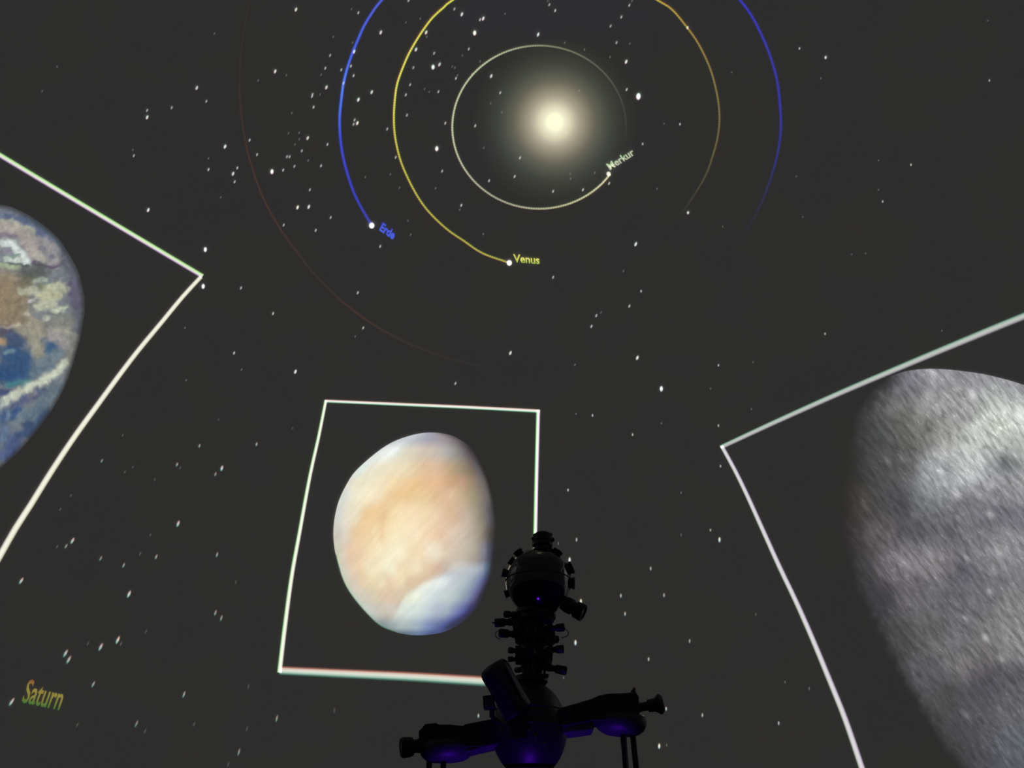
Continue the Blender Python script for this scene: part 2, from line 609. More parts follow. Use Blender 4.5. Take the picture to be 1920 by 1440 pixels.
# ---- Earth
EARTH_STROKES = """0,392;40,402;75,422|10|112,118,128
11,409;27,414;47,414;61,421;76,432;90,447;105,463;120,484|8|82,94,124
60,412;90,432;112,458;132,492|5|92,112,126
0,416;18,418;36,423;54,427;60,434|5|160,166,146
0,429;27,432;45,443;58,458;62,470|12|166,156,150
0,441;32,443|4|118,110,124
5,456;23,459;34,470;45,481;54,492|6|216,226,220
9,467;20,476|4|134,130,146
7,484;36,479|3|118,140,130
11,488;40,490|4|194,205,194
18,495;40,496;54,499|2.5|72,72,84
0,499;38,501|4|165,180,146
69,452;87,458;103,470;110,483;101,495|10|148,144,144
72,477;81,488|8|170,165,155
78,467|5|108,108,120
96,481|5|104,104,114
63,490;76,497;94,501;112,497|3|84,74,94
47,513;76,510|13|86,91,90
45,530;58,528|10|94,94,80
3,517;25,520|9|146,138,126
11,542;11,588|24|138,121,99
32,560;36,597|18|134,121,100
63,530;85,524|4|150,160,146
79,539|6|108,111,90
90,542;112,535;125,541|7|182,186,156
42,548;60,542;72,551;90,553|6|172,174,152
81,560;108,553|9|172,172,142
54,564;69,562|3|186,182,182
69,566|4|92,94,108
72,575;101,569|9|176,180,156
101,584;125,575|4|182,192,166
112,588|4|82,88,94
119,586|4|165,175,165
51,588|5|166,160,146
87,598|6|186,191,171
108,602;130,606|12|126,128,120
60,604;78,622|9|156,150,132
36,607;18,615;4,616|4|176,166,150
43,618;83,615|9|150,146,130
87,613|8|118,114,109
108,620;130,625|8|156,156,140
120,478;134,515;144,533;150,560;150,592;146,620|9|92,96,106
134,533;144,575|7|94,90,110
0,624;14,626|9|84,82,98
18,632;38,640;20,650|9|66,80,108
18,665;45,674;27,696;9,696;50,694|17|46,76,114
97,652;94,661|8|50,80,118
11,661;23,658|4|108,130,140
2,642|6|170,142,112
61,631;69,656;78,667|10|146,143,126
96,628;117,631;119,647|8|150,146,144
134,638;130,670|10|124,124,119
108,661;81,680;69,696|9|104,120,130
60,700;95,690|6|92,108,122
0,705;30,708|9|50,78,118
18,719;54,717|5|68,118,124
0,735;18,735|6|58,68,104
27,757;81,735|7|78,88,120
81,750;108,728|11|94,109,120
0,759;27,743;54,726;81,714;105,698;123,680|6.5|198,203,182
54,745;66,736|4|120,118,128
9,782;36,773|9|54,78,120
18,773;11,786|4|114,130,146
47,772;31,793|5|114,130,140
54,782;76,764|7|88,108,124
54,800;69,800;90,775|9|54,74,104
11,808;7,822|6|104,124,146
27,828;18,851|12|66,80,120
40,815;55,812|8|60,78,112
0,855|9|78,92,130
-60,470;-150,520|40|170,172,170
-60,560;-160,620|46|140,122,96
-120,720;-260,700|60|50,78,120
-40,800;-160,860|40|70,92,130
-220,560;-320,640|60|110,120,130
-200,900|40|180,188,186"""


def vnoise(X, Y, seed):
    """small value-noise field"""
    rng = np.random.RandomState(seed)
    g = rng.rand(64, 64)
    xi = np.floor(X).astype(int); yi = np.floor(Y).astype(int)
    fx = X - xi; fy = Y - yi
    fx = fx * fx * (3 - 2 * fx); fy = fy * fy * (3 - 2 * fy)
    a = g[xi % 64, yi % 64]; b = g[(xi + 1) % 64, yi % 64]
    c = g[xi % 64, (yi + 1) % 64]; d = g[(xi + 1) % 64, (yi + 1) % 64]
    return (a * (1 - fx) + b * fx) * (1 - fy) + (c * (1 - fx) + d * fx) * fy - 0.5


def earth_col(X, Y, S):
    # ragged cloud edges
    WX = X + 7 * vnoise(X / 11, Y / 11, 1) + 5 * vnoise(X / 5, Y / 5, 2)
    WY = Y + 6 * vnoise(X / 11, Y / 11, 3) + 4 * vnoise(X / 5, Y / 5, 4)
    c = np.tile(np.array([112., 118., 124.]), (len(X), 1))
    for ln in EARTH_STROKES.splitlines():
        p, w_, rgb = ln.split('|')
        pts = [tuple(float(q) for q in t.split(',')) for t in p.split(';')]
        d = seg_dist(WX, WY, pts) / float(w_)
        a = np.exp(-np.clip(d - 0.45, 0, 9) ** 2 * 1.5)[:, None] * 0.88
        c = c * (1 - a) + np.array([float(q) for q in rgb.split(',')])[None, :] * a
    c *= (1 + 0.16 * vnoise(WX / 4, WY / 7, 5) + 0.10 * vnoise(WX / 2.4, WY / 2.4, 6))[:, None]
    v = np.clip(c, 0, 255) / 255.0
    v = np.where(v <= 0.04045, v / 12.92, ((v + 0.055) / 1.055) ** 2.4) - BASE
    return v * (1 - 0.8 * smooth(0.955, 1.0, S))[:, None] * 0.88


EARTH_EDGE_LOW = [(377, 519), (342, 557), (305, 602), (257, 660), (216, 714), (181, 762), (146, 810), (114, 857), (82, 907), (58, 946), (29, 991),
                  (0, 1042), (-40, 1112), (-85, 1195), (-120, 1265)]
picture('projected picture of blue and white cloudy planet in white frame', (-60, 640), [
    ([(380, 518), (190, 405), (0, 291), (-190, 175), (-340, 82)], lerpw(9.5, 11),
     across([(-1, (40, 12, 52)), (-0.65, (150, 110, 165)), (-0.35, (214, 208, 200)), (0.2, (212, 226, 190)), (0.6, (140, 205, 110)), (1, (14, 50, 14))])),
    (EARTH_EDGE_LOW, lerpw(8.5, 16), across([(-1, (40, 34, 22)), (-0.65, (190, 186, 160)), (-0.3, (226, 226, 208)), (0.3, (228, 226, 212)), (0.65, (195, 188, 176)), (1, (40, 22, 30))])),
    ([(-340, 82), (-480, 360), (-640, 700), (-760, 960)], lerpw(12, 14), flatline((215, 215, 200))),
    ([(-120, 1265), (-300, 1190), (-500, 1100), (-760, 960)], lerpw(16, 14), flatline((215, 215, 200))),
], ([(0, 384), (35, 394), (70, 414), (105, 443), (128, 474), (146, 508), (155, 541), (159, 575), (154, 616), (143, 660), (125, 716), (99, 766),
     (70, 806), (35, 846), (0, 877), (-60, 920), (-150, 965), (-280, 980), (-380, 930), (-420, 820), (-400, 650), (-320, 490), (-200, 405), (-90, 378)],
    (-110, 640), M_EARTH, earth_col, 620, 110),
    'blue ocean planet disc with white cloud swirls and brown land')

# ---- Moon
MC = [(1650, 720, (85, 87, 92)), (1700, 720, (120, 120, 128)), (1760, 710, (145, 145, 150)), (1830, 715, (140, 140, 145)), (1900, 735, (142, 142, 147)),
      (1620, 760, (56, 58, 58)), (1660, 760, (95, 95, 95)), (1700, 770, (110, 110, 108)), (1750, 765, (150, 150, 150)), (1800, 760, (150, 150, 150)),
      (1860, 760, (176, 181, 176)), (1900, 770, (206, 212, 206)), (1880, 800, (192, 198, 188)), (1610, 820, (54, 54, 54)), (1650, 820, (75, 78, 78)),
      (1700, 820, (90, 90, 88)), (1740, 800, (120, 120, 118)), (1770, 830, (150, 150, 148)), (1820, 840, (186, 191, 186)), (1870, 830, (181, 186, 181)),
      (1905, 840, (176, 181, 176)), (1885, 863, (92, 96, 104)), (1600, 880, (50, 50, 50)), (1650, 870, (75, 75, 76)), (1700, 880, (90, 90, 92)),
      (1760, 880, (150, 152, 155)), (1820, 870, (186, 191, 191)), (1760, 900, (168, 173, 173)), (1850, 910, (150, 150, 155)), (1905, 910, (150, 150, 152)),
      (1590, 950, (52, 50, 48)), (1630, 950, (72, 71, 70)), (1680, 940, (75, 76, 80)), (1740, 930, (110, 112, 115)), (1800, 940, (116, 116, 120)),
      (1850, 960, (105, 105, 112)), (1900, 960, (110, 110, 118)), (1600, 1000, (58, 54, 56)), (1650, 1000, (95, 90, 92)), (1700, 1010, (80, 80, 85)),
      (1760, 1000, (95, 95, 100)), (1830, 1020, (110, 110, 115)), (1890, 1030, (136, 136, 139)), (1620, 1060, (58, 58, 60)), (1670, 1055, (105, 100, 105)),
      (1700, 1045, (126, 123, 129)), (1760, 1045, (126, 123, 126)), (1800, 1060, (94, 91, 100)), (1860, 1035, (131, 131, 133)), (1900, 1080, (120, 118, 122)),
      (1650, 1120, (62, 61, 65)), (1710, 1120, (100, 98, 102)), (1780, 1120, (100, 100, 105)), (1850, 1110, (105, 105, 110)), (1900, 1140, (126, 126, 126)),
      (1690, 1200, (70, 69, 71)), (1740, 1190, (95, 95, 95)), (1800, 1190, (105, 104, 108)), (1850, 1210, (110, 108, 108)), (1900, 1200, (131, 131, 133)),
      (1740, 1260, (86, 85, 89)), (1800, 1240, (110, 108, 110)), (1850, 1280, (80, 78, 85)), (1900, 1280, (90, 90, 95)), (1770, 1310, (74, 74, 76)),
      (1830, 1330, (80, 80, 85)), (1890, 1340, (95, 95, 98)), (1800, 1380, (70, 70, 73)), (1850, 1380, (85, 85, 90)), (1900, 1390, (95, 100, 108)),
      (1800, 1420, (64, 64, 66)), (1850, 1430, (75, 75, 82)), (1900, 1430, (85, 90, 95)), (2050, 900, (150, 152, 152)), (2100, 1150, (120, 120, 122)),
      (2050, 1350, (105, 105, 110)), (2250, 1050, (140, 140, 140))]
SPOTS = [(1763, 884, 7, .40), (1793, 924, 9, .45), (1665, 865, 6, .10), (1740, 893, 5, .2), (1857, 966, 7, .5), (1815, 912, 7, .25), (1826, 743, 9, .28),
         (1745, 699, 7, .2), (1840, 727, 8, .12), (1770, 831, 6, .2), (1620, 945, 8, .06), (1735, 1024, 5, .15), (1812, 1046, 7, .22), (1875, 1035, 8, .22),
         (1700, 1060, 10, .1), (1855, 1110, 5, .25), (1812, 1160, 6, .25), (1848, 1195, 8, .35), (1756, 1215, 10, .12), (1878, 1235, 6, .2), (1715, 1135, 7, .08),
         (1645, 1070, 8, .05), (1905, 795, 9, .2), (1650, 735, 5, .06), (1810, 1340, 9, .10), (1875, 1330, 5, .1), (1690, 860, 5, .08), (1800, 898, 6, .15), (1710, 1048, 8, .10), (1728, 1046, 8, .09), (1748, 1045, 8, .09), (1766, 1045, 7, .08), (1690, 1050, 8, .09)]
DARK = [(1885, 863, 10), (1742, 805, 8), (1845, 840, 6), (1768, 780, 7)]


def moon_col(X, Y, S):
    c = spread(X, Y, MC, 21.0) - BASE
    add = np.zeros_like(X)
    for sx, sy, r, a in SPOTS:            # bright craters, drawn out from upper left to lower right
        dx, dy = X - sx, Y - sy
        add += a * np.exp(-((dx * 0.6 + dy * 0.8) / (r * 1.3)) ** 2 - ((-dx * 0.8 + dy * 0.6) / (r * 0.6)) ** 2)
    f = np.ones_like(X)
    for sx, sy, r in DARK:
        f *= 1 - 0.45 * np.exp(-((X - sx) ** 2 + (Y - sy) ** 2) / (r * r))
    limb = smooth(1655, 1715, X) * (1 - smooth(770, 800, Y) * (1 - smooth(1880, 1900, X)))
    ragged = S + 0.035 * vnoise((X * .8 + Y * .4) / 9, (Y * .5 - X * .3) / 22, 9) + 0.02 * vnoise(X / 5, Y / 9, 10)
    f *= limb + (1 - limb) * (1 - smooth(0.89, 1.0, ragged))
    return (c + add[:, None] * 0.7) * f[:, None] * 0.9


picture('projected picture of grey cratered moon in pale grey frame', (1760, 1040), [
    ([(1351, 839), (1461, 788), (1582, 734), (1702, 683), (1793, 645), (1920, 593), (2060, 540), (2260, 470)], lerpw(9, 17),
     across([(-1, (20, 52, 38)), (-0.65, (110, 150, 130)), (-0.3, (176, 182, 172)), (0.3, (172, 176, 172)), (0.65, (125, 118, 126)), (1, (26, 14, 26))])),
    ([(1353, 836), (1377, 880), (1400, 927), (1433, 1000), (1462, 1064), (1493, 1129), (1523, 1197), (1554, 1272), (1584.5, 1348), (1616, 1440), (1646, 1530)],
     lerpw(8, 13), across([(-1, (34, 28, 36)), (-0.65, (160, 150, 165)), (-0.3, (204, 198, 208)), (0.3, (206, 202, 206)), (0.65, (160, 166, 150)), (1, (20, 48, 26))])),
    ([(1646, 1530), (1900, 1500), (2200, 1440), (2480, 1370)], lerpw(14, 14), flatline((200, 198, 204))),
    ([(2260, 470), (2340, 760), (2420, 1080), (2480, 1370)], lerpw(15, 15), flatline((185, 188, 185))),
], ([(1668, 706), (1640, 722), (1608, 752), (1590, 800), (1578, 870), (1570, 950), (1578, 1030), (1604, 1110), (1642, 1190), (1690, 1280), (1738, 1360), (1788, 1440),
     (1850, 1500), (1960, 1525), (2120, 1480), (2280, 1380), (2350, 1200), (2330, 1010), (2240, 880), (2080, 775), (1920, 722), (1872, 708), (1829, 699), (1763, 692), (1710, 694)],
    (1900, 1090), M_MOON, moon_col, 420, 110),
    'grey cratered moon disc fading into shade on one side')


# ================================================================== sun and orbit rings
def sun():
    cx, cy = 1040, 229
    org = on_dome(cx, cy)
    root = empty('sun_image', org, 'glowing cream sun with soft halo inside the pale innermost ring', 'projection')
    prof = [(0, (240, 236, 206)), (14, (240, 236, 206)), (20, (236, 231, 202)), (30, (216, 210, 178)), (40, (185, 177, 154)), (50, (160, 151, 131)),
            (60, (138, 133, 113)), (70, (119, 112, 97)), (80, (97, 96, 82)), (90, (85, 87, 75)), (100, (73, 76, 66)), (110, (64, 67, 60)),
            (120, (58, 60, 53)), (130, (53, 54, 49)), (146, (48, 48, 45)), (162, (44, 43, 42))]

    def col(X, Y, S):
        r = np.hypot((X - cx) / 0.97, Y - cy)
        t = np.array([lin(c_) for _, c_ in prof])
        return np.stack([np.interp(r, [p[0] for p in prof], t[:, j]) - t[-1, j] for j in range(3)], 1) * 0.84

    def circ(r):
        return [(cx + 0.97 * r * math.cos(2 * math.pi * i / 24), cy + r * math.sin(2 * math.pi * i / 24)) for i in range(24)]
    disc('halo', circ(162), (cx, cy), M_SUN, root, org, col, 96, 60, 160.0, 0.014)
    c = disc('core', circ(22), (cx, cy), M_SUN, root, org, lambda X, Y, S: (1 - smooth(0.45, 1.0, S))[:, None] * np.array([[.17, .19, .08]]), 40, 10, 22.0, 0.02)
    c['label'] = 'bright yellow-white centre of the sun'


sun()


def dot(px, py, r, rgb, parent, org, name='planet_dot', ry=None):
    c = lin(rgb)
    ry = ry or r * 1.1
    verts, cols, uvs, faces = [on_dome(px, py, 0.022)], [c], [(0, 0)], []
    n = 16
    for ring, (s, k) in enumerate(((0.6, 1.0), (0.85, 0.7), (1.05, 0.0))):
        for i in range(n):
            a = 2 * math.pi * i / n
            verts.append(on_dome(px + r * s * math.cos(a), py + ry * s * math.sin(a), 0.022))
            cols.append([q * k for q in c]); uvs.append((s * math.cos(a), s * math.sin(a)))
    for i in range(n):
        faces.append((0, 1 + i, 1 + (i + 1) % n))
        for ring in range(2):
            a = 1 + ring * n + i; b = 1 + ring * n + (i + 1) % n
            faces.append((a, a + n, b + n, b))
    return mesh_obj(name, verts, faces, M_STAR, parent, True, org, cols, uvs)


def ramp(stops, u):
    for (a, ca), (b, cb) in zip(stops, stops[1:]):
        if u <= b:
            t = (u - a) / (b - a) if b > a else 0
            return [p + (q - p) * t for p, q in zip(ca, cb)]
    return stops[-1][1]


def ring_colour(stops, fringe_in=None, fringe_out=None):
    st = [(u, lin(c)) for u, c in stops]

    def f(u, v):
        c = ramp(st, u)
        if abs(v) <= 0.46:
            return c
        k = 0.55 if abs(v) < 0.8 else 0.0
        fr = fringe_in if v < 0 else fringe_out
        if fr:
            return [q * k * t for q, t in zip(c, fr)]
        return [q * k for q in c]
    return f


def orbit(label, pts, width, colour, mat, marker=None):
    org = on_dome(*pts[0])
    root = empty('orbit_ring', org, label, 'projection')
    ribbon('orbit_line', pts, mat, root, org, width, colour, 9, 0.012)
    if marker:
        dot(*marker, root, org)
    return root


def ell(cx, cy, rx, ry, a0, a1, n):
    return [(cx + rx * math.cos(math.radians(a0 + (a1 - a0) * i / n)), cy + ry * math.sin(math.radians(a0 + (a1 - a0) * i / n))) for i in range(n + 1)]


# Mercury's ring runs from its dot round below, up and over, fading out
orbit('pale cream innermost orbit ring around the sun ending at word Merkur', ell(1011, 238.5, 163, 153, 35, 372, 40), lerpw(5.0, 4.2),
      ring_colour([(0, (190, 190, 150)), (0.12, (160, 162, 126)), (0.25, (142, 142, 124)), (0.42, (174, 180, 146)), (0.58, (168, 178, 146)), (0.72, (108, 114, 90)),
                   (0.82, (72, 76, 62)), (0.9, (48, 50, 42)), (0.96, (26, 28, 24)), (1, (0, 0, 0))], (0.9, 0.5, 0.5), (0.6, 0.9, 0.6)),
      M_ROPE, (1141, 326, 4.2, (225, 225, 205)))
VEN = [(955, 493), (905, 475), (870, 452), (837, 429), (802, 395), (778, 360), (757, 317), (747, 287), (740, 251), (738.5, 216), (741, 180), (745, 156), (754, 130), (766, 102),
       (780, 77), (795, 54), (812, 32), (832, 14), (852, -2), (940, -52), (1040, -72), (1140, -55), (1232, 0), (1260, 18), (1287, 50), (1310, 83), (1332, 130), (1345, 180),
       (1349, 220), (1346, 255), (1338, 287), (1325, 325), (1307, 357), (1288, 386), (1268, 410)]
orbit('yellow middle orbit ring around the sun ending at word Venus', VEN, lerpw(5.0, 4.8),
      ring_colour([(0, (150, 146, 62)), (0.1, (156, 150, 58)), (0.2, (174, 168, 64)), (0.28, (204, 198, 88)), (0.41, (205, 198, 72)), (0.69, (170, 148, 50)), (0.75, (136, 114, 46)),
                   (0.8, (114, 102, 52)), (0.86, (98, 90, 52)), (0.9, (82, 75, 34)), (0.94, (56, 54, 34)), (0.98, (26, 26, 18)), (1, (0, 0, 0))], (1.2, 0.3, 0.3), (0.5, 1.0, 0.5)),
      M_ROPE, (955, 493, 5.2, (255, 250, 250)))
BLU = [(697, 422), (680, 394), (663, 360), (649, 317), (641, 282), (637.5, 250), (637, 217), (641, 178), (643, 162), (650, 132), (660, 102), (671, 75), (682, 50), (697, 25), (716, 0),
       (780, -70), (900, -145), (1050, -172), (1200, -145), (1320, -75), (1387, 0), (1410, 31), (1426, 62), (1440, 94), (1455, 142), (1462, 190), (1464, 240), (1459, 282), (1449, 322),
       (1438, 355), (1422, 392), (1402, 428), (1380, 460)]
orbit('blue outer orbit ring around the sun ending at word Erde', BLU, lerpw(6.6, 6.0),
      ring_colour([(0, (36, 45, 144)), (0.05, (36, 45, 162)), (0.10, (41, 55, 180)), (0.135, (61, 100, 203)), (0.16, (73, 117, 207)), (0.19, (52, 82, 198)), (0.25, (59, 81, 184)),
                   (0.5, (45, 48, 167)), (0.70, (32, 34, 162)), (0.78, (30, 34, 140)), (0.84, (28, 30, 138)), (0.88, (23, 25, 108)), (0.92, (14, 16, 73)), (0.96, (7, 8, 36)), (1, (0, 0, 0))], (0.3, 0.5, 1), (0.5, 0.3, 1)),
      M_LINE, (697, 423, 5.4, (255, 255, 250)))
MAR = [(474, -20), (466, 15), (460, 40), (452, 100), (449, 162), (452, 212), (459, 260), (467, 295), (477, 327), (490, 363), (507, 398), (526, 430), (552, 466), (583, 506), (630, 555), (665, 584),
       (704, 611), (755, 639), (815, 663), (880, 682), (960, 694)]
orbit('very faint reddish outermost orbit ring beyond the blue ring', MAR, lerpw(4.5, 5.5),
      ring_colour([(0, (10, 4, 2)), (0.15, (22, 10, 4)), (0.4, (48, 22, 10)), (0.5, (40, 18, 8)), (0.6, (24, 10, 5)), (0.68, (46, 20, 8)), (0.8, (26, 15, 8)), (1, (0, 0, 0))]), M_LINE)


# ================================================================== projected words
def word(text, p0, p1, up, low, mid, high, label, bold=0.0):
    fc = bpy.data.curves.new('lettering', 'FONT')
    fc.body = text
    fc.offset = bold
    fc.resolution_u = 4
    fo = bpy.data.objects.new('lettering', fc)
    COL.objects.link(fo)
    dg = bpy.context.evaluated_depsgraph_get()
    me = bpy.data.meshes.new_from_object(fo.evaluated_get(dg))
    vs = [v.co.copy() for v in me.vertices]
    fs = [tuple(p.vertices) for p in me.polygons]
    bpy.data.objects.remove(fo, do_unlink=True)
    bpy.data.curves.remove(fc)
    bpy.data.meshes.remove(me)
    x0 = min(v.x for v in vs); x1 = max(v.x for v in vs)
    h = max(v.y for v in vs)
    # islands = letters
    par = list(range(len(vs)))

    def find(i):
        while par[i] != i:
            par[i] = par[par[i]]
            i = par[i]
        return i
    for f in fs:
        for k in f[1:]:
            par[find(k)] = find(f[0])
    isl = {}
    for f in fs:
        isl.setdefault(find(f[0]), []).append(f)
    groups = sorted(isl.values(), key=lambda g: min(vs[i].x for f in g for i in f))
    org = on_dome(*p0)
    root = empty('planet_name', org, label, 'lettering')
    cl, cm, ch = lin(low), lin(mid), lin(high)
    for g in groups:
        ids = sorted({i for f in g for i in f})
        mp = {i: k for k, i in enumerate(ids)}
        verts, cols, uvs = [], [], []
        for i in ids:
            s = (vs[i].x - x0) / (x1 - x0)
            t = vs[i].y / h
            x = p0[0] + (p1[0] - p0[0]) * s + up[0] * t
            y = p0[1] + (p1[1] - p0[1]) * s + up[1] * t
            verts.append(on_dome(x, y, 0.02))
            cols.append(ramp([(0, cl), (0.35, cm), (0.65, cm), (1, ch)], max(0, min(1, t))))
            uvs.append((s, t))
        mesh_obj('letter', verts, [tuple(mp[i] for i in f) for f in g], M_TEXT, root, False, org, cols, uvs)
    return root


word('Venus', (963, 491.5), (1012, 495), (-1, -15), (120, 150, 40), (206, 204, 92), (206, 200, 100), 'small yellow word Venus beside a white dot', 0.024)
word('Erde', (711, 431), (737, 449), (7, -14), (58, 84, 200), (52, 72, 205), (46, 62, 190), 'small blue word Erde slanting beside a white dot', 0.04)
word('Merkur', (1144, 319), (1191, 289), (-8, -11), (176, 176, 152), (170, 182, 148), (156, 196, 150), 'small pale word Merkur slanting up beside a cream dot', 0.026)
word('Saturn', (40, 1316), (111, 1331), (15, -43), (44, 96, 22), (128, 116, 40), (118, 62, 20), 'large blurred olive yellow word Saturn near slanting star streaks', 0.014)

# ================================================================== projected stars
STARS = """402,63,1 107,125,1 79,171,1 369,165,3 387,190,2 276,207,2 276,220,3 322,202,2 249,281,1 251,292,2 468,263,2 422,275,3 391,297,1 391,318,2 445,315,2 437,326,3 440,341,2
555,18,3 659,17,1 672,24,2 625,69,1 661,80,1 619,104,2 664,97,3 714,61,3 610,128,2 640,131,2 658,124,2 663,142,2 602,140,1 516,134,3 537,141,1 484,151,1 644,156,2 612,164,3 697,173,3 586,177,2 600,177,1
766,1,2 852,17,2 866,27,3 900,37,2 906,35,3 947,26,1 761,42,1 788,35,1 799,61,3 800,69,1 890,62,4 780,93,3 814,100,2 879,92,2 867,104,1 775,127,2 812,126,4 824,121,3 848,125,1 853,127,1 900,115,1 855,147,2 858,141,1 885,139,1 921,143,3 769,159,2 796,167,1 805,172,1 822,172,2 938,174,2 761,178,2
585,181,2 588,201,2 547,212,1 541,250,1 561,249,1 561,261,1 577,259,3 614,271,2 566,283,2 553,271,1 482,290,2 538,294,2 543,294,2 578,301,1 552,312,2 602,311,2 510,322,4 531,319,2 581,356,2 672,187,3 665,225,2 663,233,2 670,231,3 685,332,1
763,216,2 726,242,2 742,295,2 732,327,1 835,231,2 891,236,2 819,279,4 907,277,1 920,194,1 941,211,1 829,321,2 917,339,2 749,352,1 817,353,1
1030,9,2 1027,2,1 1041,20,2 1009,65,3 1165,32,2 1180,10,2 1185,2,1 1145,49,2 1156,80,2 1181,82,1 1059,80,1 1096,93,1 1174,116,3 1175,168,2 1197,181,5 1144,107,1 1245,232,1 1275,233,2 1205,270,2 1372,136,1 1086,170,1 1062,249,1 975,296,2 965,331,2 1069,326,1 1070,335,1 1115,324,1 1142,344,2 1093,356,2 1037,359,2 1289,52,3 1232,354,1
1499,91,2 1548,108,3 1539,147,1 1852,39,1 1855,151,2 1708,309,2 1493,331,1 1647,356,1 1647,301,1
558,389,3 579,388,3 620,408,2 532,422,2 592,432,2 865,385,2 862,393,1 765,414,1 770,440,1 713,462,2 906,439,1 671,549,2 512,588,2 681,615,2 666,631,1 554,697,3 957,662,3 854,719,2
278,394,3 414,370,1 385,468,4 381,537,4 452,540,2 347,615,1 439,662,2 453,693,1 349,713,1
1290,399,3 1192,458,3 1355,425,1 1037,520,2 1202,546,2 1180,574,2 1118,592,2 1127,586,1 1109,612,2 1195,671,3 1347,685,2 1412,679,1 1078,684,1 1169,508,1
1655,378,2 1505,407,1 1623,475,1 1597,477,1 1547,626,2 1766,620,1
230,816,1 374,836,2 410,787,1 481,833,2 548,803,1 191,864,2 249,876,1 234,885,1 332,871,2 338,877,1 416,878,3 404,889,2 290,899,1 133,929,1 136,1014,3 124,1024,2 334,982,3 282,1003,1 189,1047,2 232,1060,2 263,1038,1 293,1044,2 407,1040,2 113,955,1 107,1025,1
1240,729,4 1332,729,1 1111,779,2 1240,794,1 1186,815,2 1347,798,2 1409,767,1 1351,874,2 1065,919,2 1277,924,1 1277,1003,1 1332,994,2 1349,1012,3 1081,1012,2 1047,1019,1 1068,1050,3 1220,1066,2 1080,776,1
40,1089,3 242,1114,3 442,1092,1 404,1149,2 415,1159,2 274,1184,1 221,1200,3 227,1207,1 189,1213,3 165,1207,1 123,1225,3 129,1237,3 175,1283,2 22,1316,3 345,1302,2 466,1287,1 256,1357,2 145,1359,1 272,1371,1 364,1358,1 463,1367,1 448,1410,2 428,1433,1
519,1347,2 627,1332,1 897,1342,2
1089,1128,3 1164,1117,2 1245,1116,2 1172,1151,2 1417,1152,1 1079,1205,3 1293,1202,2 1216,1236,2 1472,1279,1 1517,1291,1 1249,1329,2 1317,1341,2 1460,1356,2 1236,1399,3 1250,1397,1 1057,1271,1 1206,1343,1"""


def inside(x, y, cx, cy, rx, ry):
    return ((x - cx) / rx) ** 2 + ((y - cy) / ry) ** 2 < 1


def region(x, y):
    if inside(x, y, 1011, 238.5, 163, 153):
        return 'inner'
    if inside(x, y, 1044, 212, 306, 287):
        return 'yellow'
    if inside(x, y, 1051, 212, 413, 385):
        return 'blue'
    if y >= 740 and x < 700:
        return 'streak'
    if y >= 700 and x >= 900 or (x > 880 and y > 1300):
        return 'between'
    if x > 1330 and y < 700:
        return 'moonside'
    if inside(x, y, 1050, 150, 602, 560):
        return 'red'
    if x < 700:
        return 'earthside'
    return 'above'


WHERE = {'inner': 'inside the pale innermost orbit ring', 'yellow': 'between the pale and the yellow orbit rings', 'blue': 'between the yellow and the blue orbit rings',
         'red': 'between the blue ring and the faint reddish ring', 'earthside': 'outside the reddish ring near the cloudy planet\'s frame',
         'above': 'between the orbit rings and the orange planet\'s frame', 'moonside': 'between the blue ring and the grey moon\'s frame',
         'between': 'between the orange planet and grey moon frames', 'streak': 'between the cloudy and the orange planet frames'}
LOOK = {1: 'faint tiny', 2: 'small pale', 3: 'bright white', 4: 'large brilliant', 5: 'largest brilliant'}
RAD = {1: 2.3, 2: 2.8, 3: 3.6, 4: 5.0, 5: 6.6}
POW = {1: 0.09, 2: 0.36, 3: 0.68, 4: 1.0, 5: 1.2}


MARKS = [(90, 1300, 95, 'close to the large word Saturn'), (725, 432, 48, 'close to the blue word Erde'), (985, 488, 60, 'just below the yellow word Venus'),
         (1165, 305, 48, 'close to the pale word Merkur'), (377, 519, 60, 'right by the corner of the cloudy planet\'s frame'),
         (1353, 838, 50, 'right by the corner of the grey moon\'s frame'), (1040, 1060, 70, 'close beside the projector\'s lens ball'),
         (1060, 1200, 40, 'close beside the projector\'s lens tiers'), (1060, 1265, 30, 'close beside the projector\'s lens tiers'), (1228, 1355, 60, 'close to the projector\'s flared arm lens'),
         (897, 1342, 20, 'between the projector\'s tilted tube and its stubby-lens arm')]
ALL = [tuple(float(q) for q in t.split(',')) for t in STARS.split()]


def where(x, y, reg):
    for mx, my, r, txt in MARKS:
        if math.hypot(x - mx, y - my) < r:
            return txt
    if any(0 < math.hypot(x - a, y - b) < 13 for a, b, _ in ALL):
        return 'in a close pair ' + WHERE[reg]
    return WHERE[reg]


